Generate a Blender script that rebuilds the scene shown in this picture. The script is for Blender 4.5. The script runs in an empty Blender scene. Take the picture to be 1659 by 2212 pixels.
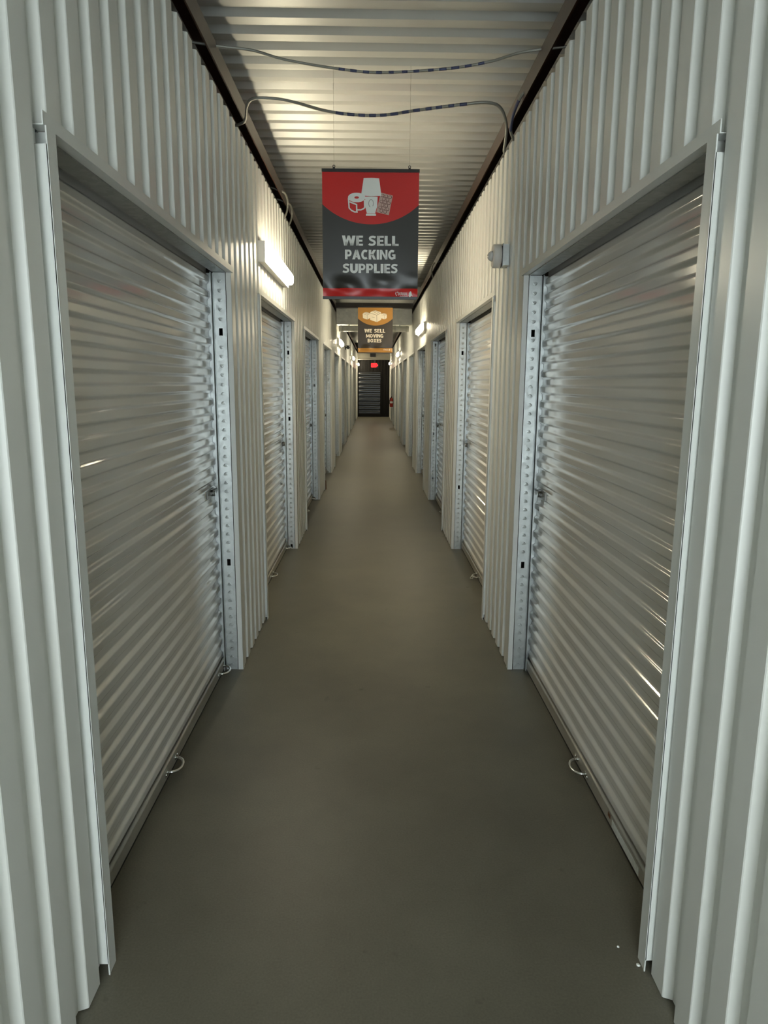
import bpy, bmesh, math, random
from mathutils import Vector, Matrix
random.seed(7)
sc = bpy.context.scene
C = sc.collection

# ------------------------------------------------------------------ camera
FPX, PITCH, YAW, ROLL = 1503.2, 0.18388, 0.016778, 0.0071468
cam_d = bpy.data.cameras.new('camera'); cam = bpy.data.objects.new('camera', cam_d); C.objects.link(cam)
cam_d.sensor_fit = 'VERTICAL'; cam_d.sensor_height = 36.0; cam_d.sensor_width = 27.0
cam_d.lens = FPX / 2212.0 * 36.0
cam_d.clip_start = 0.05; cam_d.clip_end = 200
fw = Vector((math.sin(YAW)*math.cos(PITCH), math.cos(YAW)*math.cos(PITCH), -math.sin(PITCH)))
rt = Vector((math.cos(YAW), -math.sin(YAW), 0)); up = rt.cross(fw)
R_ = math.cos(ROLL)*rt + math.sin(ROLL)*up; U_ = -math.sin(ROLL)*rt + math.cos(ROLL)*up
M = Matrix((R_, U_, -fw)).transposed().to_4x4(); M.translation = Vector((-0.0224, 0.0, 1.6166))
cam.matrix_world = M
sc.camera = cam

# ------------------------------------------------------------------ daylight, exposure
WORLD_STRENGTH = 4.0
LAMP_STRENGTH = 24.0
w = bpy.data.worlds.new('overcast_sky'); sc.world = w; w.use_nodes = True
bg = w.node_tree.nodes['Background']; bg.inputs[0].default_value = (0.87, 0.97, 1.0, 1); bg.inputs[1].default_value = WORLD_STRENGTH
sc.view_settings.view_transform = 'Standard'; sc.view_settings.look = 'None'
sc.view_settings.gamma = 1.0; sc.view_settings.use_curve_mapping = False
sc.view_settings.exposure = 1.15
sc.cycles.use_denoising = True; sc.cycles.use_light_tree = False
sc.cycles.max_bounces = 6; sc.cycles.diffuse_bounces = 4; sc.cycles.glossy_bounces = 3; sc.cycles.transmission_bounces = 1
sc.cycles.use_adaptive_sampling = True; sc.cycles.adaptive_threshold = 0.03
sc.cycles.sample_clamp_indirect = 6.0
sc.cycles.caustics_reflective = False; sc.cycles.caustics_refractive = False

# ------------------------------------------------------------------ materials
def mat(name, col, rough=0.5, metal=0.0, var=0.0, vscale=8.0, bump=0.0, bscale=40.0, coat=0.0, spec=None, emit=None, estr=0.0, vcol=None, stretch=None):
    m = bpy.data.materials.new(name); m.use_nodes = True
    nt = m.node_tree; b = nt.nodes['Principled BSDF']
    b.inputs['Base Color'].default_value = (*col, 1); b.inputs['Roughness'].default_value = rough
    b.inputs['Metallic'].default_value = metal
    if spec is not None: b.inputs['Specular IOR Level'].default_value = spec
    if coat: b.inputs['Coat Weight'].default_value = coat; b.inputs['Coat Roughness'].default_value = 0.15
    if emit: b.inputs['Emission Color'].default_value = (*emit, 1); b.inputs['Emission Strength'].default_value = estr
    if var or bump:
        tc = nt.nodes.new('ShaderNodeTexCoord'); src = tc.outputs['Object']
        if stretch:
            mp = nt.nodes.new('ShaderNodeMapping'); mp.inputs['Scale'].default_value = stretch
            nt.links.new(src, mp.inputs[0]); src = mp.outputs[0]
    if var:
        n = nt.nodes.new('ShaderNodeTexNoise'); n.inputs['Scale'].default_value = vscale; n.inputs['Detail'].default_value = 5
        nt.links.new(src, n.inputs['Vector'])
        r = nt.nodes.new('ShaderNodeValToRGB')
        c2 = vcol or tuple(c*(1-var) for c in col)
        r.color_ramp.elements[0].position = 0.32; r.color_ramp.elements[0].color = (*c2, 1)
        r.color_ramp.elements[1].position = 0.68; r.color_ramp.elements[1].color = (*col, 1)
        nt.links.new(n.outputs['Fac'], r.inputs[0]); nt.links.new(r.outputs[0], b.inputs['Base Color'])
    if bump:
        n2 = nt.nodes.new('ShaderNodeTexNoise'); n2.inputs['Scale'].default_value = bscale; n2.inputs['Detail'].default_value = 2
        nt.links.new(src, n2.inputs['Vector'])
        bp = nt.nodes.new('ShaderNodeBump'); bp.inputs['Strength'].default_value = bump; bp.inputs['Distance'].default_value = 0.01
        nt.links.new(n2.outputs['Fac'], bp.inputs['Height']); nt.links.new(bp.outputs[0], b.inputs['Normal'])
    return m

def concrete():
    m = bpy.data.materials.new('sealed_concrete'); m.use_nodes = True
    nt = m.node_tree; b = nt.nodes['Principled BSDF']; N = nt.nodes.new; L = nt.links.new
    tc = N('ShaderNodeTexCoord')
    n1 = N('ShaderNodeTexNoise'); n1.inputs['Scale'].default_value = 1.6; n1.inputs['Detail'].default_value = 8; n1.inputs['Roughness'].default_value = 0.62
    L(tc.outputs['Object'], n1.inputs['Vector'])
    r1 = N('ShaderNodeValToRGB'); e = r1.color_ramp.elements
    e[0].position = 0.33; e[0].color = (0.120, 0.111, 0.082, 1); e[1].position = 0.68; e[1].color = (0.170, 0.158, 0.118, 1)
    L(n1.outputs['Fac'], r1.inputs[0])
    # small dark stains
    n2 = N('ShaderNodeTexNoise'); n2.inputs['Scale'].default_value = 9.0; n2.inputs['Detail'].default_value = 3
    L(tc.outputs['Object'], n2.inputs['Vector'])
    r2 = N('ShaderNodeValToRGB'); e = r2.color_ramp.elements
    e[0].position = 0.70; e[0].color = (1, 1, 1, 1); e[1].position = 0.78; e[1].color = (0.62, 0.60, 0.56, 1)
    L(n2.outputs['Fac'], r2.inputs[0])
    mx = N('ShaderNodeMix'); mx.data_type = 'RGBA'; mx.blend_type = 'MULTIPLY'; mx.inputs[0].default_value = 1.0
    L(r1.outputs[0], mx.inputs[6]); L(r2.outputs[0], mx.inputs[7])
    n3 = N('ShaderNodeTexNoise'); n3.inputs['Scale'].default_value = 160; n3.inputs['Detail'].default_value = 2
    L(tc.outputs['Object'], n3.inputs['Vector'])
    mx2 = N('ShaderNodeMix'); mx2.data_type = 'RGBA'; mx2.blend_type = 'OVERLAY'; mx2.inputs[0].default_value = 0.25
    L(mx.outputs[2], mx2.inputs[6]); L(n3.outputs['Fac'], mx2.inputs[7])
    L(mx2.outputs[2], b.inputs['Base Color'])
    r3 = N('ShaderNodeMapRange'); r3.inputs[3].default_value = 0.36; r3.inputs[4].default_value = 0.5
    L(n1.outputs['Fac'], r3.inputs[0]); L(r3.outputs[0], b.inputs['Roughness'])
    bp = N('ShaderNodeBump'); bp.inputs['Strength'].default_value = 0.08; bp.inputs['Distance'].default_value = 0.004
    L(n1.outputs['Fac'], bp.inputs['Height']); L(bp.outputs[0], b.inputs['Normal'])
    b.inputs['Specular IOR Level'].default_value = 0.45
    return m

def galv(name, base, rough=0.34, metal=0.9, scale=45):
    m = bpy.data.materials.new(name); m.use_nodes = True
    nt = m.node_tree; b = nt.nodes['Principled BSDF']; N = nt.nodes.new; L = nt.links.new
    tc = N('ShaderNodeTexCoord'); v = N('ShaderNodeTexVoronoi'); v.inputs['Scale'].default_value = scale
    L(tc.outputs['Object'], v.inputs['Vector'])
    sp = N('ShaderNodeSeparateColor'); L(v.outputs['Color'], sp.inputs[0])
    mr = N('ShaderNodeMapRange'); mr.inputs[3].default_value = rough-0.06; mr.inputs[4].default_value = rough+0.1
    L(sp.outputs[0], mr.inputs[0]); L(mr.outputs[0], b.inputs['Roughness'])
    r = N('ShaderNodeValToRGB'); e = r.color_ramp.elements
    e[0].color = (*[c*0.86 for c in base], 1); e[1].color = (*base, 1)
    L(sp.outputs[1], r.inputs[0]); L(r.outputs[0], b.inputs['Base Color'])
    b.inputs['Metallic'].default_value = metal
    return m

def banner_mat(name, colour, dark, cz, rad, band):
    """print of a hanging banner: coloured disc segment at the top, dark field, coloured band at the foot"""
    m = bpy.data.materials.new(name); m.use_nodes = True
    nt = m.node_tree; b = nt.nodes['Principled BSDF']; N = nt.nodes.new; L = nt.links.new
    tc = N('ShaderNodeTexCoord'); sp = N('ShaderNodeSeparateXYZ'); L(tc.outputs['Object'], sp.inputs[0])
    cb = N('ShaderNodeCombineXYZ'); L(sp.outputs[0], cb.inputs[0]); L(sp.outputs[2], cb.inputs[2])
    d = N('ShaderNodeVectorMath'); d.operation = 'DISTANCE'; d.inputs[1].default_value = (0, 0, cz); L(cb.outputs[0], d.inputs[0])
    lt = N('ShaderNodeMath'); lt.operation = 'LESS_THAN'; lt.inputs[1].default_value = rad; L(d.outputs['Value'], lt.inputs[0])
    lb = N('ShaderNodeMath'); lb.operation = 'LESS_THAN'; lb.inputs[1].default_value = band; L(sp.outputs[2], lb.inputs[0])
    mxm = N('ShaderNodeMath'); mxm.operation = 'MAXIMUM'; L(lt.outputs[0], mxm.inputs[0]); L(lb.outputs[0], mxm.inputs[1])
    mx = N('ShaderNodeMix'); mx.data_type = 'RGBA'; mx.inputs[6].default_value = (*dark, 1); mx.inputs[7].default_value = (*colour, 1)
    L(mxm.outputs[0], mx.inputs[0]); L(mx.outputs[2], b.inputs['Base Color'])
    b.inputs['Roughness'].default_value = 0.33
    return m

MT = {
 'panel': mat('white_painted_steel', (0.74, 0.745, 0.70), 0.33, bump=0.012, bscale=6, stretch=(1, 1, 0.2)),
 'trim': mat('white_trim_steel', (0.72, 0.735, 0.70), 0.35),
 'curtain': mat('pale_glossy_door_steel', (0.78, 0.775, 0.745), 0.11, metal=0.2, bump=0.012, bscale=5, stretch=(1, 1, 2.5)),
 'galv': galv('galvanised_steel', (0.54, 0.575, 0.57), 0.34, 0.5),
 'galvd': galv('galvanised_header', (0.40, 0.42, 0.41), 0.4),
 'duct': galv('duct_steel', (0.86, 0.86, 0.78), 0.38, 0.05, 20),
 'deck': mat('ceiling_deck_steel', (0.62, 0.625, 0.59), 0.42, metal=0.3, var=0.08, vscale=3),
 'beam': mat('brown_primed_steel', (0.055, 0.025, 0.015), 0.36, var=0.25, vscale=6),
 'crossbeam': mat('dark_primed_steel', (0.06, 0.045, 0.03), 0.45),
 'dark': mat('dark_void_shade', (0.012, 0.011, 0.010), 0.9),  # near-black colour stands in for the shade of the void above the walls
 'floor': concrete(),
 'bar': mat('aluminium_bottom_bar', (0.50, 0.475, 0.41), 0.38, metal=0.4, var=0.15, vscale=10),
 'rubber': mat('black_rubber', (0.02, 0.02, 0.018), 0.7),
 'chrome': mat('zinc_handle', (0.75, 0.76, 0.74), 0.2, metal=1.0),
 'latch': mat('dark_latch_steel', (0.16, 0.16, 0.15), 0.35, metal=0.8),
 'paper': mat('paper_sticker', (0.85, 0.88, 0.84), 0.6, var=0.2, vscale=60),
 'ink': mat('violet_marker_ink', (0.03, 0.02, 0.09), 0.5),
 'lens': mat('lamp_diffuser', (0.9, 0.88, 0.8), 0.4, emit=(1.0, 0.885, 0.645), estr=LAMP_STRENGTH),
 'lamp': mat('lamp_housing_white', (0.78, 0.77, 0.72), 0.4),
 'white': mat('white_print', (0.90, 0.92, 0.88), 0.45),
 'cream': mat('cream_print', (0.85, 0.76, 0.60), 0.45),
 'pink': mat('pale_pink_print', (0.62, 0.42, 0.35), 0.45),
 'maroon': mat('maroon_print', (0.10, 0.012, 0.012), 0.45),
 'redp': mat('red_print', (0.60, 0.014, 0.010), 0.4),
 'greyp': mat('grey_print', (0.42, 0.41, 0.38), 0.45),
 'ochrel': mat('brown_line_print', (0.30, 0.22, 0.13), 0.45),
 'black': mat('black_plastic', (0.016, 0.014, 0.012), 0.35),
 'blackwall': mat('charcoal_painted_steel', (0.008, 0.007, 0.0055), 0.5, spec=0.2),
 'blackdoor': mat('charcoal_glossy_door', (0.009, 0.0095, 0.008), 0.2, bump=0.1, bscale=2.5),
 'strobe': mat('ivory_plastic', (0.66, 0.64, 0.60), 0.4),
 'clear': mat('frosted_lens', (0.62, 0.62, 0.60), 0.15, coat=0.5),
 'redex': mat('red_extinguisher_paint', (0.35, 0.02, 0.012), 0.3),
 'exit': mat('exit_red_glow', (0.6, 0.0, 0.0), 0.5, emit=(1.0, 0.006, 0.01), estr=3.2),
 'rust': mat('brown_wood', (0.17, 0.07, 0.03), 0.8),
 'cableg': mat('grey_cable', (0.27, 0.265, 0.23), 0.45, metal=0.3),
 'cableb': mat('blue_cable_print', (0.05, 0.06, 0.13), 0.5),
 'bulk': mat('grey_bulkhead_paint', (0.24, 0.225, 0.18), 0.5),
 'wire': mat('thin_wire', (0.25, 0.24, 0.21), 0.4, metal=0.8),
 'ban1': banner_mat('red_banner_vinyl', (0.66, 0.014, 0.010), (0.030, 0.029, 0.024), 0.110, 0.424, -0.709),
 'ban2': banner_mat('ochre_banner_vinyl', (0.42, 0.20, 0.035), (0.040, 0.030, 0.020), 0.120, 0.424, -0.690),
}

# ------------------------------------------------------------------ mesh helpers
class MB:
    def __init__(s): s.v = []; s.f = []; s.smooth = []
    def quad(s, *p, smooth=False):
        n = len(s.v); s.v += [tuple(q) for q in p]; s.f.append(tuple(range(n, n+len(p)))); s.smooth.append(smooth); return s
    def box(s, x0, x1, y0, y1, z0, z1):
        if x0 > x1: x0, x1 = x1, x0
        if y0 > y1: y0, y1 = y1, y0
        n = len(s.v)
        s.v += [(x, y, z) for z in (z0, z1) for y in (y0, y1) for x in (x0, x1)]
        for f in ((0,2,3,1),(4,5,7,6),(0,1,5,4),(2,6,7,3),(0,4,6,2),(1,3,7,5)):
            s.f.append(tuple(n+i for i in f)); s.smooth.append(False)
        return s
    def tube(s, pts, r, seg=8, caps=True):
        pts = [Vector(p) for p in pts]; n0 = len(s.v); prev = None
        for i, p in enumerate(pts):
            t = (pts[min(i+1, len(pts)-1)] - pts[max(i-1, 0)]).normalized()
            if prev is None:
                a = Vector((0, 0, 1)) if abs(t.z) < 0.9 else Vector((1, 0, 0)); a = (a - t*a.dot(t)).normalized()
            else:
                a = (prev - t*prev.dot(t)).normalized()
            prev = a; bb = t.cross(a)
            rr = r[i] if isinstance(r, (list, tuple)) else r
            for k in range(seg):
                th = 2*math.pi*k/seg; s.v.append(tuple(p + rr*(math.cos(th)*a + math.sin(th)*bb)))
        for i in range(len(pts)-1):
            for k in range(seg):
                a0 = n0+i*seg+k; a1 = n0+i*seg+(k+1) % seg
                s.f.append((a0, a1, a1+seg, a0+seg)); s.smooth.append(True)
        if caps:
            s.f.append(tuple(n0+k for k in reversed(range(seg)))); s.smooth.append(False)
            e = n0+(len(pts)-1)*seg; s.f.append(tuple(e+k for k in range(seg))); s.smooth.append(False)
        return s
    def prism(s, poly, fn, d0, d1):
        """poly: list of 2-D points; fn(a, b, d) -> 3-D; extruded from d0 to d1"""
        n = len(s.v); k = len(poly)
        s.v += [tuple(fn(a, b, d0)) for a, b in poly] + [tuple(fn(a, b, d1)) for a, b in poly]
        s.f.append(tuple(n+i for i in reversed(range(k)))); s.f.append(tuple(n+k+i for i in range(k))); s.smooth += [False, False]
        for i in range(k):
            j = (i+1) % k; s.f.append((n+i, n+j, n+k+j, n+k+i)); s.smooth.append(False)
        return s
    def mesh(s, name, m, recalc=True):
        me = bpy.data.meshes.new(name); me.from_pydata(s.v, [], s.f); me.update()
        for p, sm in zip(me.polygons, s.smooth): p.use_smooth = sm
        if recalc:
            bm = bmesh.new(); bm.from_mesh(me); bmesh.ops.recalc_face_normals(bm, faces=bm.faces); bm.to_mesh(me); bm.free()
        me.materials.append(m); return me
    def build(s, name, m, parent=None, recalc=True): return obj(name, s.mesh(name, m, recalc), parent)

def obj(name, me, parent=None):
    o = bpy.data.objects.new(name, me); C.objects.link(o)
    if parent is not None: o.parent = parent
    return o
def tag(o, label=None, cat=None, group=None, kind=None):
    if label: o['label'] = label
    if cat: o['category'] = cat
    if group: o['group'] = group
    if kind: o['kind'] = kind
    return o
def empty(name, loc=(0, 0, 0), rz=0):
    o = bpy.data.objects.new(name, None); C.objects.link(o); o.location = loc; o.rotation_euler = (0, 0, rz); o.empty_display_size = 0.1; return o

# ------------------------------------------------------------------ layout
A = 0.762                      # half width of the hallway (face of the door trim)
PITCH_D = 2.94; Y_NEAR = 1.67; OPEN = 2.085; NDOOR = 10
Y0, Y1 = -2.2, 33.7            # entrance behind the viewer, far end
WALL_H = 2.965; HEAD_Z = 2.20; DECK_Z = 3.46
RIB, RD = 0.148, 0.024         # wall panel rib pitch and depth
ORD = ['first', 'second', 'third', 'fourth', 'fifth', 'sixth', 'seventh', 'eighth', 'ninth', 'tenth']

# ------------------------------------------------------------------ room shell
fl = MB().box(-1.45, 1.45, Y0-0.3, Y1+0.25, -0.15, 0.0).build('floor', MT['floor'])
tag(fl, 'long grey brown sealed concrete hallway floor with faint stains', 'floor', kind='structure')

def deck_mesh():
    wl, sl, d = 0.054, 0.035, 0.029; p = 0.179; u = p-wl-2*sl
    mb = MB(); y = Y0-0.25; prof = []
    while y < Y1+0.3:
        prof += [(y, DECK_Z), (y+wl, DECK_Z), (y+wl+sl, DECK_Z+d), (y+wl+sl+u, DECK_Z+d)]
        y += p
    for (ya, za), (yb, zb) in zip(prof, prof[1:]):
        mb.quad((-1.45, ya, za), (1.45, ya, za), (1.45, yb, zb), (-1.45, yb, zb))
    mb.box(-1.45, 1.45, Y0-0.25, Y1+0.3, DECK_Z+0.05, DECK_Z+0.09)
    return mb
ce = deck_mesh().build('ceiling', MT['deck'], recalc=False)
tag(ce, 'ribbed metal deck ceiling running over the hallway', 'ceiling', kind='structure')

def rib_profile(ya, yb, s, phase):
    """points (x, y) of the ribbed wall sheet between ya and yb; crests towards the hall"""
    crest, sl = 0.074, 0.011; pts = []
    k = math.floor((ya-phase)/RIB)-1
    raw = []
    xc, xv = A-0.004, A-0.004+RD
    while True:
        y = phase+k*RIB
        if y > yb+RIB: break
        raw += [(y-sl, xv), (y-0.002, xc+0.002), (y+0.001, xc), (y+crest-0.001, xc), (y+crest+0.002, xc+0.002), (y+crest+sl, xv)]
        k += 1
    for (a0, x0), (a1, x1) in zip(raw, raw[1:]):
        if a1 <= ya or a0 >= yb: continue
        t0 = max(0, (ya-a0)/(a1-a0)); t1 = min(1, (yb-a0)/(a1-a0))
        if not pts: pts.append((s*(x0+(x1-x0)*t0), a0+(a1-a0)*t0))
        pts.append((s*(x0+(x1-x0)*t1), a0+(a1-a0)*t1))
    return pts
def rib_sheet(ya, yb, z0, z1, s, phase):
    mb = MB(); p = rib_profile(ya, yb, s, phase)
    for (x0, y0), (x1, y1) in zip(p, p[1:]):
        mb.quad((x0, y0, z0), (x1, y1, z0), (x1, y1, z1), (x0, y0, z1))
    # returned edge so the sheet has a thickness at its top and foot
    for zz in (z0, z1):
        for (x0, y0), (x1, y1) in zip(p, p[1:]):
            mb.quad((x0, y0, zz), (x1, y1, zz), (x1+s*0.0015, y1, zz), (x0+s*0.0015, y0, zz))
    return mb

for s, side, phase in ((-1, 'left', 1.860), (1, 'right', 1.584)):
    wl_ = empty('wall_'+side)
    tag(wl_, 'white ribbed steel wall running along the %s of the hallway' % side, 'wall', kind='structure')
    edges = [Y0]
    for k in range(NDOOR):
        yn = Y_NEAR+PITCH_D*k; yf = yn+OPEN
        rib_sheet(edges[-1], yn+0.03, 0.004, WALL_H, s, phase).build('wall_panel', MT['panel'], wl_, False)
        rib_sheet(yn+0.03, yf+0.02, HEAD_Z-0.022, WALL_H, s, phase).build('header_panel', MT['panel'], wl_, False)
        edges.append(yf+0.02)
    rib_sheet(edges[-1], Y1, 0.004, WALL_H, s, phase).build('wall_panel', MT['panel'], wl_, False)
    # unseen dark shell added behind the wall so sky light cannot leak in
    ol = MB().box(s*1.36, s*1.44, Y0, Y1+0.05, 0.0, DECK_Z+0.02)
    tag(ol.build('wall_lightblock_'+side, MT['dark']), 'unseen dark wall added behind the %s doors to block daylight' % side, 'wall', kind='structure')

# steel members carrying the deck above each wall
for s, side, n in ((-1, 'left', 1), (1, 'right', 2)):
    mb = MB(); prof = [(A+0.0, 3.080), (A+0.007, 3.080), (A+0.007, 3.166), (A+0.10, 3.166), (A+0.10, 3.175), (A+0.004, 3.175), (A, 3.171)]
    mb.prism(prof, lambda a, b, d: (s*a, d, b), Y0, Y1)
    tag(mb.build('trim_%d' % n, MT['beam']), 'brown primed steel channel along the top of the %s wall' % side, 'beam', kind='structure')
cb = MB().box(-0.755, 0.755, 14.02, 14.10, 3.05, 3.135).box(-0.755, 0.755, 13.96, 14.10, 3.04, 3.052).build('trim_3', MT['crossbeam'])
tag(cb, 'dark steel cross beam under the deck above the metal duct', 'beam', kind='structure')

# wall behind the viewer with the open entrance, and the dark wall at the far end
mb = MB()
mb.box(-1.45, -0.74, Y0-0.12, Y0-0.002, 0, DECK_Z); mb.box(0.74, 1.45, Y0-0.12, Y0-0.002, 0, DECK_Z); mb.box(-0.74, 0.74, Y0-0.12, Y0-0.002, 2.75, DECK_Z)
tag(mb.build('wall_front', MT['panel']), 'white entrance wall with an open doorway behind the viewer', 'wall', kind='structure')
we = empty('wall_back'); tag(we, 'charcoal ribbed wall closing the far end of the hallway', 'wall', kind='structure')
MB().box(-1.45, 1.45, Y1+0.06, Y1+0.2, 0, DECK_Z).build('backing', MT['blackwall'], we)
mb = MB(); x = -0.76
while x < 0.78:
    q = [(x, 0.05), (x+0.07, 0.05), (x+0.082, 0.03), (x+0.138, 0.03), (x+0.15, 0.05)]
    for (xa, ya), (xb, yb) in zip(q, q[1:]): mb.quad((xa, Y1+ya, 0.003), (xb, Y1+yb, 0.003), (xb, Y1+yb, 3.19), (xa, Y1+ya, 3.19))
    x += 0.15
mb.build('wall_panel', MT['blackwall'], we, False)

# ------------------------------------------------------------------ roll-up doors along both walls
def curtain_mesh(s, width, z0, z1, m, d=0.013, u0=0.0, pitch=0.079):
    """sheet ribbed along z; local x is depth away from the hall"""
    def unit(t):          # 0..1 -> profile 0..1, flat crest and flat valley, soft corners
        t = t % 1.0
        def sm(a): return a*a*(3-2*a)
        if t < 0.30: return 1.0
        if t < 0.50: return 1.0-sm((t-0.30)/0.20)
        if t < 0.80: return 0.0
        return sm((t-0.80)/0.20)
    ts = [0.0, 0.02, 0.15, 0.28, 0.30, 0.34, 0.38, 0.42, 0.46, 0.50, 0.52, 0.65, 0.78, 0.80, 0.84, 0.88, 0.92, 0.96]
    zs = []; k = 0
    while True:
        base = z0+k*pitch
        if base > z1: break
        for t in ts:
            z = base+t*pitch
            if z < z1: zs.append((z, unit(t)))
        k += 1
    us = [u0, u0+0.04, u0+width*0.5, u0+width-0.04, u0+width]
    me = bpy.data.meshes.new('curtain'); v = []; f = []
    for i, (z, h) in enumerate(zs):
        for u in us: v.append((s*(-d*h), u, z))
    n = len(us)
    for i in range(len(zs)-1):
        for j in range(n-1): f.append((i*n+j, i*n+j+1, (i+1)*n+j+1, (i+1)*n+j))
    me.from_pydata(v, [], f); me.update()
    for p in me.polygons: p.use_smooth = True
    me.materials.append(m); return me

def plate_with_slots(s, u, v0, v1, z0, z1, slots, facing=-1, dimples=True):
    """galvanised jamb plate across the hall direction, with real slots and pressed dimples"""
    mb = MB(); vc = (v0+v1)/2; hw = 0.0095; hh = 0.0185; th = 0.002
    va, vb = vc-hw, vc+hw
    ua, ub = u, u-facing*th
    mb.box(s*v0, s*va, ua, ub, z0, z1); mb.box(s*vb, s*v1, ua, ub, z0, z1)
    cuts = sorted(slots); z = z0
    for c in cuts:
        if c-hh > z: mb.box(s*va, s*vb, ua, ub, z, c-hh)
        z = max(z, c+hh)
    if z < z1: mb.box(s*va, s*vb, ua, ub, z, z1)
    # folded edges of the plate
    mb.box(s*v0, s*(v0+0.0025), ua, ua+facing*0.004, z0, z1); mb.box(s*(v1-0.0025), s*v1, ua, ua+facing*0.004, z0, z1)
    if dimples:
        zz = z0+0.03
        while zz < z1-0.03:
            if all(abs(zz-c) > 0.034 for c in cuts):
                up_ = 1 if zz < 1.62 else -1
                c0 = (s*vc, ua+facing*0.0026, zz+up_*0.006)
                prev = None
                ring = []
                for q in range(7):
                    th_ = math.pi*q/6
                    ring.append((s*(vc+0.012*math.cos(th_)), ua+facing*0.0002, zz-up_*0.008+up_*0.016*math.sin(th_)))
                base = (s*vc, ua+facing*0.0002, zz-up_*0.012)
                for q in range(6): mb.quad(c0, ring[q], ring[q+1])
                mb.quad(c0, ring[6], base); mb.quad(c0, base, ring[0])
            zz += 0.0476
    return mb

SLOTS = {('left', 0): [1.871, 1.245+9, 0.630], ('right', 0): [1.877, 0.619], ('left', 1): [1.887, 1.271, 0.026], ('right', 1): [1.895, 0.619],
         ('left', 2): [1.575, 0.302], ('right', 2): [2.12, 0.924, 0.308], ('left', 3): [1.66, 0.41], ('right', 3): [2.11, 0.93, 0.31],
         ('left', 4): [1.33, 0.33], ('right', 4): [1.35, 0.32], ('left', 5): [1.36, 0.30], ('right', 5): [1.62, 0.55],
         ('left', 6): [1.75, 1.1], ('right', 6): [1.70, 1.02], ('left', 7): [1.5, 0.4], ('right', 7): [1.6, 0.4],
         ('left', 8): [1.4], ('right', 8): [1.4], ('left', 9): [1.4], ('right', 9): [1.4]}

shared = {}
def part(key, fn, name, m, parent, recalc=True):
    if key not in shared: shared[key] = fn().mesh(name, m, recalc)
    return obj(name, shared[key], parent)

def handle_mb(s):
    mb = MB(); pts = []
    for i in range(13):
        t = math.pi*i/12
        pts.append((s*(-0.046*math.sin(t)**0.7 if 0 < i < 12 else 0.0), 0.058*math.cos(t), -0.006*math.sin(t)))
    mb.tube(pts, 0.0064, 8)
    for e in (-1, 1):
        mb.tube([(0, e*0.058, 0), (-s*0.004, e*0.058, 0)], 0.013, 10)
        mb.tube([(-s*0.001, e*0.082, 0), (-s*0.005, e*0.082, 0)], 0.005, 8)
        mb.box(-s*0.0005, -s*0.003, e*0.056, e*0.092, -0.010, 0.010)
    return mb

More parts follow.
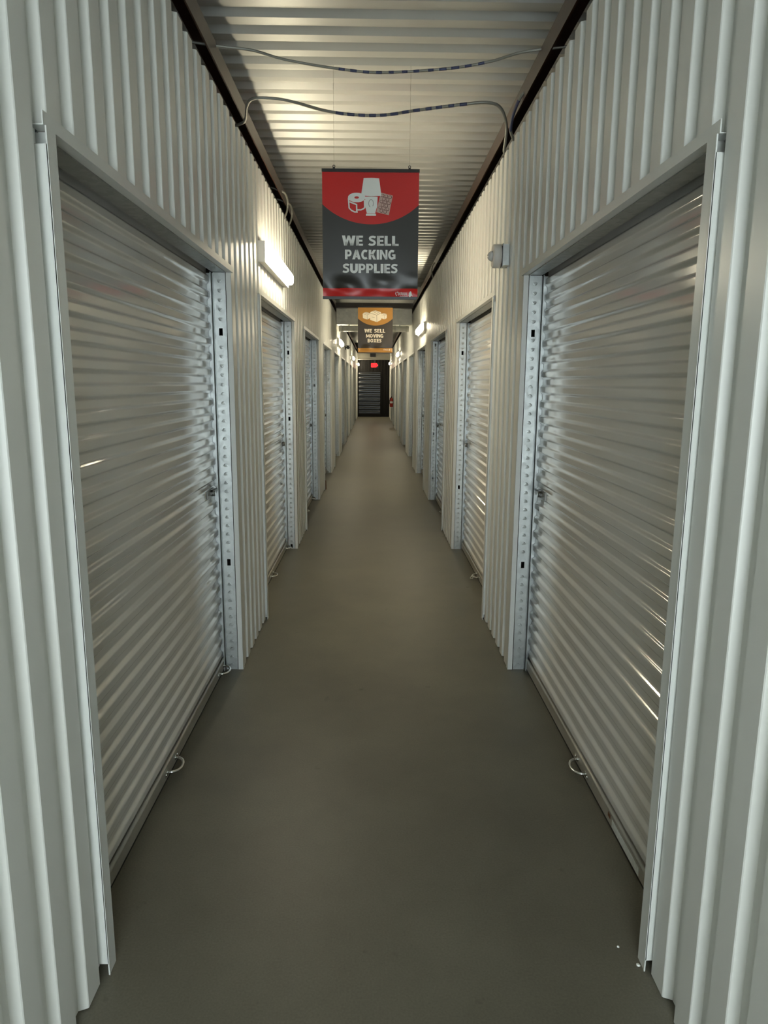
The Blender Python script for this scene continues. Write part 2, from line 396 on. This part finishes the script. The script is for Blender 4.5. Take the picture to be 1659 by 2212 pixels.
door_no = 0
for s, side in ((-1, 'left'), (1, 'right')):
    for k in range(NDOOR):
        door_no += 1
        yn = Y_NEAR+PITCH_D*k
        d = empty('door_%d' % door_no, (s*A, yn, 0))
        pos = 'nearest to the viewer' if k == 0 else ('%s from the viewer' % ORD[k])
        lab = 'pale ribbed roll-up storage door with galvanised jambs in the %s wall, %s' % (side, pos)
        tag(d, lab, 'door', 'roll-up storage doors along the hallway', 'structure')
        K = lambda n: (n, s)
        part(K('ht'), lambda: MB().box(-s*0.012, -s*0.009, 0.002, OPEN+0.032, 2.172, HEAD_Z).box(-s*0.012, s*0.02, 0.002, OPEN+0.032, 2.1695, 2.172), 'header_trim', MT['trim'], d)
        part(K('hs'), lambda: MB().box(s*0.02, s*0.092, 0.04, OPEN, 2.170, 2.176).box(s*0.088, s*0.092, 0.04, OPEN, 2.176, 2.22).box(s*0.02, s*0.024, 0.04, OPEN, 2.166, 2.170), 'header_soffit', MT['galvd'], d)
        part(K('jt0'), lambda: MB().box(-s*0.018, -s*0.0155, 0.0, 0.048, 0.0, 2.168).box(-s*0.018, s*0.016, 0.0, 0.003, 0.035, 2.13).box(-s*0.018, s*0.026, 0.046, 0.0485, 0.0, 2.168).box(-s*0.0195, -s*0.018, -0.001, 0.004, 0.0, 2.168), 'jamb_trim', MT['trim'], d)
        part(K('jt1'), lambda: MB().box(-s*0.006, s*0.021, OPEN, OPEN+0.003, 0.0, 2.168).box(-s*0.006, -s*0.0035, OPEN, OPEN+0.04, 0.0, 2.168), 'jamb_trim', MT['trim'], d)
        plate_with_slots(s, OPEN+0.004, 0.0245, 0.088, 0.0, 2.168, [z for z in SLOTS[(side, k)] if z < 2.2], dimples=(k < 5)).build('jamb_plate', MT['galv'], d)
        part(K('jp0'), lambda: plate_with_slots(s, 0.0487, 0.028, 0.088, 0.0, 2.168, [1.877, 0.619], facing=1, dimples=False), 'jamb_plate', MT['galv'], d)
        part(K('gt1'), lambda: MB().box(s*0.0945, s*0.0985, OPEN-0.022, OPEN+0.012, 0.0, 2.168).box(s*0.0945, s*0.145, OPEN+0.026, OPEN+0.030, 0.0, 2.168), 'guide_track', MT['galv'], d)
        part(K('gt0'), lambda: MB().box(s*0.0945, s*0.0985, 0.04, 0.07, 0.0, 2.168).box(s*0.0945, s*0.145, 0.022, 0.026, 0.0, 2.168), 'guide_track', MT['galv'], d)
        if K('cu') not in shared: shared[K('cu')] = curtain_mesh(s, OPEN-0.01, 0.072, 2.42, MT['curtain'], u0=0.03)
        cu = obj('curtain', shared[K('cu')], d); cu.location = (s*0.126, 0, 0)
        bb = part(K('bb'), lambda: MB().box(s*0.100, s*0.106, 0.036, OPEN+0.004, 0.012, 0.060).box(s*0.100, s*0.14, 0.036, OPEN+0.004, 0.058, 0.064).tube([(s*0.104, 0.036, 0.064), (s*0.104, OPEN+0.004, 0.064)], 0.0075, 10), 'bottom_bar', MT['bar'], d)
        part(K('rs'), lambda: MB().box(s*0.101, s*0.125, 0.036, OPEN+0.004, 0.001, 0.0125), 'weather_seal', MT['rubber'], d)
        for hu in ([1.02, 2.0] if side == 'left' else [1.0]):
            h = part(('hd', s), lambda: handle_mb(s), 'pull_handle', MT['chrome'], bb); h.location = (s*0.0995, hu, 0.036)
        if k < 6:
            la = part(('la', s), lambda: MB().box(s*0.104, s*0.1125, 1.86, 2.005, 1.02, 1.062).box(s*0.098, s*0.104, 1.93, 2.07, 1.034, 1.048).tube([(s*0.104, 1.955, 1.041), (s*0.088, 1.955, 1.041)], 0.017, 14), 'latch', MT['latch'], d)
            part(('lk', s), lambda: MB().tube([(s*0.088, 1.955, 1.041), (s*0.0865, 1.955, 1.041)], 0.011, 12), 'lock_barrel', MT['chrome'], la)
        if side == 'left' and k == 0:
            MB().box(-0.111, -0.1125, 1.835, 1.85, 1.02, 1.062).build('seal_tag', MT['paper'], d)
        if side == 'right' and k == 0:
            st = MB(); st.box(0.0996, 0.0988, 0.36, 0.62, 0.016, 0.046); st.build('label_sticker', MT['paper'], bb)
            MB().tube([(0.0998, 0.292, 0.034), (0.0985, 0.292, 0.034)], 0.011, 10).build('ink_mark', MT['ink'], bb)
            MB().box(0.0998, 0.0986, 0.64, 0.665, 0.034, 0.05).build('rust_spot', MT['rust'], bb)
        if side == 'right' and k == 1:
            pts = [(0.052+0.016*math.cos(t*math.pi/6), 1.0+0.03*math.sin(t*math.pi/6), 0.022+0.012*math.cos(t*math.pi/6)) for t in range(13)]
            MB().tube(pts, 0.0035, 6).build('lock_ring', MT['chrome'], d)

# far end door
door_no += 1
d = empty('door_%d' % door_no, (0, Y1, 0))
tag(d, 'charcoal roll-up door with glossy ribs in the dark end wall', 'door', kind='structure')
me = curtain_mesh(1, 1.02, 0.16, 2.10, MT['blackdoor'], d=0.014, pitch=0.20)
for v in me.vertices: v.co = Vector((v.co.y-0.70, v.co.x-0.004, v.co.z))
me.name = 'curtain'; obj('curtain', me, d)
MB().box(-0.735, -0.70, -0.03, 0.028, 0, 2.12).build('jamb_trim', MT['blackwall'], d)
MB().box(0.32, 0.36, -0.03, 0.028, 0, 2.12).build('jamb_trim', MT['blackwall'], d)
MB().box(-0.735, 0.36, -0.03, 0.028, 2.10, 2.15).build('header_trim', MT['blackwall'], d)
MB().box(-0.70, 0.32, -0.03, -0.006, 0.004, 0.16).build('bottom_bar', MT['blackwall'], d)

# ------------------------------------------------------------------ wall lamps
def lamp(s, yc, label):
    L_, zc = 1.24, 2.435
    t = empty('wall_lamp', (s*(A-0.004), yc, zc)); tag(t, label, 'lamp', 'fluorescent wall lamps')
    def X(v): return -s*v
    MB().box(X(0.0), X(0.040), -L_/2, L_/2, -0.062, 0.062).build('housing', MT['lamp'], t)
    prof = [(0.0405, -0.045), (0.070, -0.044), (0.082, -0.035), (0.088, -0.018), (0.088, 0.018), (0.082, 0.035), (0.070, 0.044), (0.0405, 0.045)]
    MB().prism(prof, lambda a, b, dd: (X(a), dd, b), -L_/2+0.012, L_/2-0.012).build('diffuser', MT['lens'], t)
    for e in (-1, 1):
        MB().box(X(0.0), X(0.044), e*(L_/2), e*(L_/2+0.004), -0.064, 0.064).build('end_cap', MT['lamp'], t)
    return t
lamp(-1, 5.30, 'lit white fluorescent wall lamp on the left wall above the second door, nearest lamp')
lamp(-1, 15.2, 'lit white fluorescent wall lamp on the left wall just beyond the metal duct')
lamp(-1, 24.60, 'small lit wall lamp far down the left wall past the black camera')
lamp(-1, 32.9, 'tiny half hidden wall lamp on the left wall beside the dark end wall')
lamp(1, 11.15, 'lit white fluorescent wall lamp on the right wall beside the ochre banner')
lamp(1, 20.95, 'small lit wall lamp on the right wall beyond the metal duct')
lamp(1, 31.0, 'tiny lit wall lamp on the right wall next to the far end wall')

# ------------------------------------------------------------------ hanging banners
def arc_strip(mb, pts, t, y, mapf):
    """flat stroke of width t along pts"""
    n = len(pts); L_, R2 = [], []
    for i, (a, b) in enumerate(pts):
        a0, b0 = pts[max(i-1, 0)]; a1, b1 = pts[min(i+1, n-1)]
        if pts[0] == pts[-1]:
            if i == 0: a0, b0 = pts[-2]
            if i == n-1: a1, b1 = pts[1]
        dx, dy = a1-a0, b1-b0; l = math.hypot(dx, dy) or 1; nx, ny = -dy/l, dx/l
        L_.append((a+nx*t/2, b+ny*t/2)); R2.append((a-nx*t/2, b-ny*t/2))
    for i in range(n-1):
        mb.quad(*[(mapf(p)[0], y, mapf(p)[1]) for p in (L_[i], R2[i], R2[i+1], L_[i+1])])
def ell(cx, cy, rx, ry, a0, a1, n=14): return [(cx+rx*math.cos(math.radians(a0+(a1-a0)*i/n)), cy+ry*math.sin(math.radians(a0+(a1-a0)*i/n))) for i in range(n+1)]
T = 0.28
def rect(a, b, c, d_): return ('p', [(a, b), (c, b), (c, d_), (a, d_)])
def para(x0, y0, x1, y1, hw=T*1.05): return ('p', [(x0-hw/2, y0), (x0+hw/2, y0), (x1+hw/2, y1), (x1-hw/2, y1)])
GL = {
 'I': (T, [rect(0, 0, T, 1)]),
 'T': (0.66, [rect(0.205, 0, 0.455, 1), rect(0, 0.79, 0.66, 1)]),
 'L': (0.62, [rect(0, 0, T, 1), rect(0, 0, 0.62, 0.21)]),
 'E': (0.64, [rect(0, 0, T, 1), rect(0, 0, 0.64, 0.2), rect(0, 0.8, 0.64, 1), rect(0, 0.41, 0.59, 0.6)]),
 'W': (1.22, [para(0.13, 1, 0.33, 0), para(0.33, 0, 0.61, 1, 0.22), para(0.61, 1, 0.89, 0, 0.22), para(0.89, 0, 1.09, 1)]),
 'V': (0.86, [para(0.13, 1, 0.43, 0), para(0.43, 0, 0.73, 1)]),
 'A': (0.88, [para(0.13, 0, 0.44, 1), para(0.44, 1, 0.75, 0), rect(0.26, 0.2, 0.62, 0.38)]),
 'K': (0.80, [rect(0, 0, T, 1), para(0.30, 0.45, 0.65, 1, 0.30), para(0.36, 0.60, 0.67, 0, 0.30)]),
 'X': (0.86, [para(0.15, 0, 0.71, 1, 0.30), para(0.15, 1, 0.71, 0, 0.30)]),
 'N': (0.82, [rect(0, 0, 0.22, 1), rect(0.60, 0, 0.82, 1), para(0.12, 1, 0.70, 0, 0.24)]),
 'M': (1.04, [rect(0, 0, 0.22, 1), rect(0.82, 0, 1.04, 1), para(0.12, 1, 0.52, 0.15, 0.24), para(0.52, 0.15, 0.92, 1, 0.24)]),
 'U': (0.78, [('s', [(0.125, 1), (0.125, 0.4)]+ell(0.39, 0.36, 0.265, 0.25, 180, 360)+[(0.655, 0.4), (0.655, 1)], T)]),
 'O': (0.86, [('s', ell(0.43, 0.5, 0.305, 0.39, 0, 360, 24), 0.24)]),
 'C': (0.74, [('s', ell(0.43, 0.5, 0.305, 0.39, 52, 308, 20), 0.24)]),
 'G': (0.82, [('s', ell(0.43, 0.5, 0.305, 0.39, 52, 318, 20), 0.24), rect(0.45, 0.38, 0.80, 0.56), rect(0.58, 0.06, 0.80, 0.5)]),
 'P': (0.74, [rect(0, 0, T, 1), ('s', [(0.2, 0.895), (0.42, 0.895)]+ell(0.42, 0.65, 0.2, 0.245, 90, -90, 10)+[(0.2, 0.405)], 0.21)]),
 'B': (0.76, [rect(0, 0, T, 1), ('s', [(0.2, 0.9), (0.42, 0.9)]+ell(0.42, 0.71, 0.18, 0.19, 90, -90, 10)+[(0.2, 0.52)], 0.19), ('s', [(0.2, 0.5), (0.44, 0.5)]+ell(0.44, 0.295, 0.2, 0.2, 90, -90, 10)+[(0.2, 0.095)], 0.19)]),
 'S': (0.72, [('s', [(0.645, 0.80), (0.58, 0.865), (0.46, 0.895), (0.32, 0.89), (0.20, 0.845), (0.135, 0.74), (0.17, 0.63), (0.29, 0.56), (0.44, 0.50), (0.555, 0.42), (0.59, 0.29), (0.53, 0.165), (0.40, 0.11), (0.25, 0.105), (0.13, 0.135), (0.04, 0.19)], 0.215)]),
}
def text_line(mb, txt, x0, x1, zt, zb, y):
    gap, sp = 0.07, 0.36
    tot = sum((GL[c][0] if c != ' ' else sp)+gap for c in txt)-gap
    kx = (x1-x0)/tot; h = zt-zb; cur = 0
    for ch in txt:
        if ch == ' ': cur += sp+gap; continue
        wch, shapes = GL[ch]
        mf = lambda p, c=cur: (x0+(c+p[0])*kx, zb+p[1]*h)
        for sh in shapes:
            if sh[0] == 'p': mb.quad(*[(mf(p)[0], y, mf(p)[1]) for p in sh[1]])
            else: arc_strip(mb, sh[1], sh[2], y, mf)
        cur += wch+gap

BW, BH = 0.590, 0.763
def sheet_y(x, z):                      # hanging vinyl, crumpled just above its bottom bar
    f = max(0.0, min(1.0, (-z-0.60)/0.12)); f = f*f*(3-2*f)
    e = max(0.0, min(1.0, (BH+z)/0.045))
    return f*e*(0.010*math.sin(9*x+34*z+0.6)*math.cos(14*x-1.0)+0.006*math.sin(31*x+9))+0.0035*math.sin(6*x+5*z+1.0)
def banner(loc, rz, zs, matname, label, gfx):
    t = empty('hanging_banner', loc, rz); tag(t, label, 'banner'); t.scale = (1, 1, zs)
    nx, nz = 48, 72; v = []; f = []
    for j in range(nz+1):
        for i in range(nx+1):
            x = -BW/2+BW*i/nx; z = -BH*j/nz
            v.append((x, sheet_y(x, z), z))
    for j in range(nz):
        for i in range(nx):
            a = j*(nx+1)+i; f.append((a, a+1, a+nx+2, a+nx+1))
    n = len(v); v += [(a, b+0.0012, c) for a, b, c in v]; f += [tuple(n+i for i in reversed(q)) for q in f]
    me = bpy.data.meshes.new('banner_sheet'); me.from_pydata(v, [], f); me.update()
    for p in me.polygons: p.use_smooth = True
    me.materials.append(MT[matname]); obj('banner_sheet', me, t)
    MB().box(-BW/2-0.002, BW/2+0.002, -0.009, 0.009, -0.001, 0.017).build('top_rail', MT['black'], t)
    MB().box(-BW/2-0.001, BW/2-0.004, -0.009, 0.009, -BH-0.016, -BH+0.001).build('bottom_rail', MT['black'], t)
    for hx in (-0.223, 0.236):
        hk = MB().box(hx-0.007, hx+0.007, -0.006, 0.006, 0.017, 0.026)
        hk.tube([(hx+0.0065*math.cos(q*math.pi/6), 0, 0.032+0.0075*math.sin(q*math.pi/6)) for q in range(13)], 0.0022, 6)
        hk = hk.build('hook', MT['black'], t)
        MB().tube([(hx, 0, 0.036), (hx, 0, (DECK_Z-loc[2]-0.001)/zs)], 0.0007, 5).build('hanging_wire', MT['wire'], hk)
    gfx(t); return t
def flat(mb, poly, y): return mb.quad(*[(a, y, b) for a, b in poly])
YD = -0.0052

def logo(t, x0, x1, zc, m):
    """maker's line at the foot of the banner: a run of small pale strokes, a thin rule and a leaf shape"""
    mb = MB(); y = -0.0145; L_ = x1-x0; h = 0.016
    P = lambda a, b: (x0+a*L_, zc+b*h)
    def st(pts, wd): arc_strip(mb, [P(a, b) for a, b in pts], wd, y, lambda p: p)
    st([(0.02, 0.8), (0.0, 0.1), (0.05, -0.7)], 0.004)
    st([(0.10, 0.95), (0.09, 0.45)], 0.003)
    for i, (hh) in enumerate([0.95, 0.62, 0.62, 0.78, 0.62, 0.62, 0.62, 0.62, 0.62]):
        a = 0.145+i*0.062
        st([(a, hh), (a, -0.42)], 0.0026); 
        if i % 2 == 0: st([(a, -0.40), (a+0.045, -0.40)], 0.0024)
        st([(a, 0.5), (a+0.04, 0.5)], 0.0024)
    st([(0.24, -0.85), (0.70, -0.85)], 0.0016)
    leaf = [P(0.86+0.085*math.cos(q*math.pi/8)*(1+0.12*math.sin(3*q))+0.02*math.sin(q*math.pi/8), -0.05+1.15*math.sin(q*math.pi/8)) for q in range(16)]
    flat(mb, leaf, y)
    st([(0.93, 0.2), (0.965, -0.5), (1.0, -0.75)], 0.003)
    mb.build('maker_mark', m, t, False)

def gfx1(t):
    S1 = 0.0005175
    def Pc(px, py): return ((px-829)*S1, -(py-165)*S1)
    mb = MB()
    text_line(mb, 'WE SELL', Pc(492, 0)[0], Pc(1166, 0)[0], Pc(0, 907)[1], Pc(0, 1027)[1], YD)
    text_line(mb, 'PACKING', Pc(525, 0)[0], Pc(1131, 0)[0], Pc(0, 1074)[1], Pc(0, 1190)[1], YD)
    text_line(mb, 'SUPPLIES', Pc(496, 0)[0], Pc(1158, 0)[0], Pc(0, 1240)[1], Pc(0, 1353)[1], YD)
    mb.build('lettering', MT['white'], t, False)
    # lamp picture
    g = MB()
    flat(g, [Pc(747, 238), Pc(840, 234), Pc(929, 240), Pc(957, 440), Pc(838, 446), Pc(717, 438)], YD-0.0006)
    flat(g, [Pc(764, 450), Pc(912, 452), Pc(908, 560), Pc(890, 620), Pc(884, 646), Pc(786, 646), Pc(778, 615), Pc(764, 550)], YD-0.0004)
    flat(g, [Pc(775, 650), Pc(893, 650), Pc(893, 674), Pc(775, 674)], YD-0.0004)
    g.build('lamp_picture', MT['white'], t, False)
    g = MB(); arc_strip(g, [Pc(835+28*math.cos(q*math.pi/8), 530-45*math.sin(q*math.pi/8)) for q in range(-2, 12)], 0.004, YD-0.0010, lambda p: p)
    arc_strip(g, [Pc(800, 450), Pc(905, 452)], 0.002, YD-0.0011, lambda p: p); g.build('lamp_ornament', MT['greyp'], t, False)
    # roll of tape
    g = MB()
    flat(g, [Pc(665+103*math.cos(q*math.pi/12), 462-56*math.sin(q*math.pi/12)) for q in range(24)], YD)
    def ln(pts, wd=0.0085): arc_strip(g, [Pc(*p) for p in pts], wd, YD, lambda p: p)
    ln([(568, 470), (576, 585), (604, 612), (640, 630), (678, 630)])
    ln([(580, 512), (622, 528), (668, 545)]); ln([(664, 538), (666, 635)]); ln([(668, 606), (715, 605), (745, 592), (764, 575)]); ln([(757, 490), (760, 585)])
    g.build('tape_roll_picture', MT['white'], t, False)
    g = MB(); flat(g, [Pc(665+27*math.cos(q*math.pi/8), 462-14*math.sin(q*math.pi/8)) for q in range(16)], YD-0.0006); g.build('tape_roll_core', MT['redp'], t, False)
    # bubble wrap
    g = MB(); flat(g, [Pc(950, 402), Pc(1091, 437), Pc(1046, 664), Pc(896, 630)], YD+0.0004); g.build('bubble_wrap_picture', MT['pink'], t, False)
    g2 = MB(); g3 = MB()
    for r_ in range(6):
        for c_ in range(3):
            cx = 972+c_*44-r_*7.4+(22 if r_ % 2 else 0); cy = 437+r_*35+c_*9.5+(5 if r_ % 2 else 0)
            if cx-915 < 0 or cx > 1080-(cy-437)*0.2: continue
            flat(g2, [Pc(cx+20*math.cos(q*math.pi/6), cy+20*math.sin(q*math.pi/6)) for q in range(12)], YD)
            flat(g3, [Pc(cx-1+15*math.cos(q*math.pi/6), cy-1+15*math.sin(q*math.pi/6)) for q in range(12)], YD-0.0003)
    g2.build('bubble_outlines', MT['maroon'], t, False); g3.build('bubbles', MT['pink'], t, False)
    logo(t, Pc(1135, 0)[0], Pc(1338, 0)[0], Pc(0, 1606)[1], MT['white'])
def gfx2(t):
    S2 = 0.000447
    def Pc(px, py): return ((px-812)*S2, -(py-165)*S2)
    mb = MB()
    text_line(mb, 'WE SELL', Pc(400, 0)[0], Pc(1188, 0)[0], Pc(0, 975)[1], Pc(0, 1115)[1], YD)
    text_line(mb, 'MOVING', Pc(460, 0)[0], Pc(1120, 0)[0], Pc(0, 1167)[1], Pc(0, 1305)[1], YD)
    text_line(mb, 'BOXES', Pc(522, 0)[0], Pc(1050, 0)[0], Pc(0, 1350)[1], Pc(0, 1490)[1], YD)
    mb.build('lettering', MT['cream'], t, False)
    g = MB(); e = MB()
    def carton(x, y, k, yy):
        Q = lambda a, b: Pc(x+a*k, y+b*k)
        flat(g, [Q(-215, -110), Q(-170, -165), Q(-40, -212), Q(0, -215), Q(190, -160), Q(222, -125), Q(222, 130), Q(70, 222), Q(20, 215), Q(-200, 140)], yy)
        for pts in ([(-215, -118), (50, -40), (222, -125)], [(50, -40), (55, 218)], [(-90, -175), (100, -80)], [(-50, -205), (190, -110)]):
            arc_strip(e, [Q(*p) for p in pts], 0.0045*k+0.0015, yy-0.0003, lambda p: p)
    carton(815, 490, 1.0, YD-0.0008); carton(470, 475, 0.64, YD); carton(1130, 490, 0.52, YD)
    arc_strip(e, [Pc(680, 520), Pc(785, 548)], 0.006, YD-0.0012, lambda p: p)
    g.build('carton_picture', MT['cream'], t, False); e.build('carton_lines', MT['ochrel'], t, False)
    logo(t, Pc(1135, 0)[0], Pc(1385, 0)[0], Pc(0, 1768)[1], MT['cream'])
banner((-0.042, 4.53, 2.872), -0.012, 0.955, 'ban1', 'red and charcoal hanging banner about packing supplies with a lamp picture', gfx1)
banner((0.012, 12.2, 2.862), -0.012, 0.97, 'ban2', 'ochre and brown hanging banner about moving boxes with carton pictures', gfx2)

# ------------------------------------------------------------------ ducts across the hall
du = empty('air_duct', (0, 14.12, 2.74)); tag(du, 'galvanised box air duct crossing the hall behind the ochre banner', 'duct')
MB().box(-0.745, 0.735, 0.0, 0.38, 0.012, 0.29).build('duct_body', MT['duct'], du)
MB().box(-0.7455, -0.70, -0.012, 0.0, -0.004, 0.296).build('flange', MT['duct'], du)
MB().box(0.69, 0.7355, -0.012, 0.0, 0.02, 0.30).build('flange', MT['duct'], du)
MB().box(-0.745, 0.735, -0.006, 0.38, 0.0, 0.0115).build('seam_strip', MT['duct'], du)
pp = empty('round_pipe', (0, 14.24, 2.665)); tag(pp, 'shiny round pipe crossing the hall right under the box duct', 'pipe')
MB().tube([(-0.70, 0, 0), (0.68, 0, 0)], 0.058, 20).build('pipe_body', MT['duct'], pp)
for xx in (-0.66, -0.02, 0.42, 0.64): MB().tube([(xx-0.012, 0, 0), (xx+0.012, 0, 0)], 0.0625, 20).build('pipe_collar', MT['duct'], pp)
for xx in (-0.5, 0.5): MB().box(xx-0.01, xx+0.01, -0.008, 0.008, 0.055, 0.0745).build('hanger', MT['galv'], pp)

# bulkhead, heater and exit sign at the far end
bk = MB().box(-0.742, 0.742, Y1-0.9, Y1-0.55, 2.66, 2.95); bk.box(-0.742, 0.742, Y1-0.93, Y1-0.9, 2.655, 2.69)
tag(bk.build('bulkhead_duct', MT['bulk']), 'pale bulkhead duct across the far end above the exit sign', 'duct')
ht = empty('unit_heater', (-0.03, Y1-1.067, 2.76)); tag(ht, 'small dark unit heater in front of the far bulkhead duct', 'heater')
MB().box(-0.13, 0.13, -0.06, 0.165, 0.0, 0.2).build('casing', MT['black'], ht)
for i in range(5): MB().box(-0.11, 0.11, -0.068, -0.0605, 0.02+i*0.035, 0.035+i*0.035).build('louvre', MT['blackwall'], ht)
ex = empty('exit_sign', (0.03, Y1-0.62, 2.30)); tag(ex, 'glowing red exit sign hanging before the dark end wall', 'exit sign')
MB().box(-0.15, 0.18, 0.0, 0.05, 0.0, 0.21).build('sign_housing', MT['black'], ex)
MB().box(-0.03, 0.06, 0.015, 0.035, 0.21, 0.355).build('sign_bracket', MT['black'], ex)
m_ = MB(); text_line(m_, 'EXIT', -0.135, 0.115, 0.19, 0.02, -0.002); m_.build('lettering', MT['exit'], ex, False)
m_ = MB(); flat(m_, [(0.125, 0.165), (0.172, 0.105), (0.125, 0.045)], -0.002); m_.build('arrow', MT['exit'], ex, False)

# fire extinguisher hanging on the right wall
fe = empty('fire_extinguisher', (0.686, 27.0, 0.70)); tag(fe, 'small red fire extinguisher with pale label on the far right wall', 'extinguisher')
MB().tube([(0, 0, 0), (0, 0, 0.02), (0, 0, 0.29), (0, 0, 0.335), (0, 0, 0.35)], [0.055, 0.066, 0.066, 0.040, 0.022], 16).build('cylinder', MT['redex'], fe)
MB().tube([(0, 0, 0.14), (0, 0, 0.215)], 0.0668, 16, False).build('paper_label', MT['paper'], fe)
MB().box(-0.02, 0.02, -0.02, 0.02, 0.35, 0.385).box(-0.014, 0.014, -0.09, 0.02, 0.386, 0.398).build('valve', MT['black'], fe)
MB().tube([(0, -0.02, 0.365), (-0.05, -0.05, 0.34), (-0.074, -0.04, 0.24), (-0.074, -0.03, 0.12)], 0.009, 8).build('hose', MT['black'], fe)
MB().box(0.0665, 0.0725, -0.03, 0.03, 0.1, 0.33).build('wall_bracket', MT['latch'], fe)

# black security camera on the left wall
sc_ = empty('security_camera', (-A+0.004, 18.7, 2.50)); tag(sc_, 'small black security camera on the left wall between two lamps', 'camera')
MB().tube([(0.0, 0, 0), (0.02, 0, 0)], 0.05, 14).build('wall_mount', MT['black'], sc_)
MB().tube([(0.02, 0, 0.0), (0.07, -0.02, 0.01)], 0.014, 8).build('arm', MT['black'], sc_)
MB().tube([(0.07, 0.05, 0.02), (0.085, -0.12, 0.005)], 0.042, 14).build('camera_body', MT['black'], sc_)
MB().box(0.03, 0.135, -0.15, 0.05, 0.052, 0.058).build('sun_shield', MT['black'], sc_)

# alarm strobe on its junction box, right wall
al = empty('alarm_strobe', (A-0.004, 4.25, 2.345)); tag(al, 'white round alarm strobe on a galvanised box on the right wall', 'alarm')
MB().box(0.0, -0.034, -0.055, 0.055, -0.058, 0.058).build('junction_box', MT['galv'], al)
MB().box(-0.034, -0.037, -0.06, 0.06, -0.063, 0.063).build('box_cover', MT['galv'], al)
MB().box(-0.037, -0.042, -0.045, 0.045, -0.05, 0.05).build('gasket', MT['black'], al)
MB().tube([(-0.042, 0, 0), (-0.083, 0, 0), (-0.088, 0, 0)], [0.066, 0.066, 0.060], 28).build('strobe_body', MT['strobe'], al)
MB().tube([(-0.088, 0, 0), (-0.100, 0, 0), (-0.112, 0, 0), (-0.118, 0, 0)], [0.030, 0.028, 0.018, 0.006], 16).build('strobe_lens', MT['clear'], al)

# ------------------------------------------------------------------ cables under the deck
def spline(pts, n=24):
    P_ = [Vector(p) for p in pts]; out = []
    for i in range(len(P_)-1):
        p0, p1, p2, p3 = P_[max(i-1, 0)], P_[i], P_[i+1], P_[min(i+2, len(P_)-1)]
        for k in range(n):
            t = k/n
            out.append(0.5*((2*p1)+(-p0+p2)*t+(2*p0-5*p1+4*p2-p3)*t*t+(-p0+3*p1-3*p2+p3)*t**3))
    out.append(P_[-1]); return out
def cable(label, pts, r, stripes):
    t = empty('electrical_cable', pts[0]); o0 = Vector(pts[0]); tag(t, label, 'cable')
    sp_ = [p-o0 for p in spline(pts)]
    MB().tube(sp_, r, 8).build('sheath', MT['cableg'], t)
    for a, b in stripes:
        seg = [p for p in sp_ if a <= p.x+o0.x <= b]
        if len(seg) > 1: MB().tube(seg, r*1.06, 8).build('printed_stripe', MT['cableb'], t)
st1 = [(-0.02+i*0.062, 0.022+i*0.062) for i in range(-3, 9)]
cable('flexible cable with blue dashes sagging under the deck, nearer of two', [(-1.0, 3.56, 3.17), (-0.768, 3.61, 3.160), (-0.60, 3.64, 3.155), (-0.443, 3.70, 3.14), (-0.178, 3.762, 3.128), (0.026, 3.78, 3.124), (0.343, 3.745, 3.132), (0.541, 3.70, 3.148), (0.70, 3.62, 3.16), (1.0, 3.56, 3.17)], 0.0066, st1)
st2 = [(-0.24+i*0.062, -0.24+0.046+i*0.062) for i in range(0, 12)]
cable('flexible cable with blue dashes drooping over the right beam, farther of two', [(-0.95, 4.42, 3.05), (-0.80, 4.36, 3.072), (-0.752, 4.30, 3.08), (-0.722, 4.19, 3.11), (-0.676, 4.13, 3.125), (-0.56, 4.135, 3.128), (-0.449, 4.164, 3.12), (-0.302, 4.235, 3.108), (-0.148, 4.268, 3.100), (0.034, 4.268, 3.100), (0.214, 4.215, 3.108), (0.464, 4.155, 3.12), (0.60, 4.14, 3.125), (0.68, 4.19, 3.115), (0.735, 4.31, 3.07), (0.748, 4.40, 3.01), (0.755, 4.46, 2.972), (0.80, 4.5, 2.93)], 0.0085, st2)
cable('short blue grey cable loop hooked over the right beam', [(0.80, 3.98, 3.15), (0.754, 4.0, 3.11), (0.738, 4.09, 3.07), (0.738, 4.17, 3.04), (0.75, 4.24, 3.01), (0.79, 4.30, 2.97)], 0.0085, [(0.7, 0.747)])
cable('pale cable loop hanging off the left beam above the nearest lamp', [(-0.85, 5.98, 3.15), (-0.752, 6.0, 3.12), (-0.735, 6.1, 3.10), (-0.738, 6.16, 3.06), (-0.752, 6.14, 2.98), (-0.80, 6.12, 2.90)], 0.008, [])
cable('second pale cable on the left beam just past the first loop', [(-0.85, 6.34, 3.15), (-0.752, 6.36, 3.12), (-0.738, 6.44, 3.10), (-0.74, 6.48, 3.05), (-0.755, 6.44, 2.975), (-0.80, 6.40, 2.90)], 0.008, [])
cable('pale cable hooked over the right beam beside the red banner', [(0.85, 9.3, 3.15), (0.752, 9.34, 3.12), (0.737, 9.46, 3.09), (0.742, 9.52, 3.03), (0.756, 9.5, 2.974), (0.80, 9.46, 2.9)], 0.009, [])

# ------------------------------------------------------------------ small things on the floor
wd = MB(); wd.prism([(0, 0), (0.035, 0), (0.028, 0.13), (0.0, 0.14)], lambda a, b, dd: (-0.752+a*0.6, 10.56+dd, b), 0, 0.04)
tag(wd.build('wood_offcut', MT['rust']), 'little brown wood offcut standing against the left wall past the third door', 'wood')
for i, (x, y, r) in enumerate(((0.735, 1.69, 0.006), (0.70, 1.755, 0.004))):
    q = MB(); q.tube([(x, y, 0.0005), (x, y, 0.002), (x+0.001, y, 0.0042)], [r, r*1.05, r*0.5], 7)
    tag(q.build('paper_crumb', MT['white']), ['white paper crumb on the floor beside the right door trim', 'smaller pale crumb on the floor just beyond the first crumb'][i], 'crumb', 'crumbs by the right door')
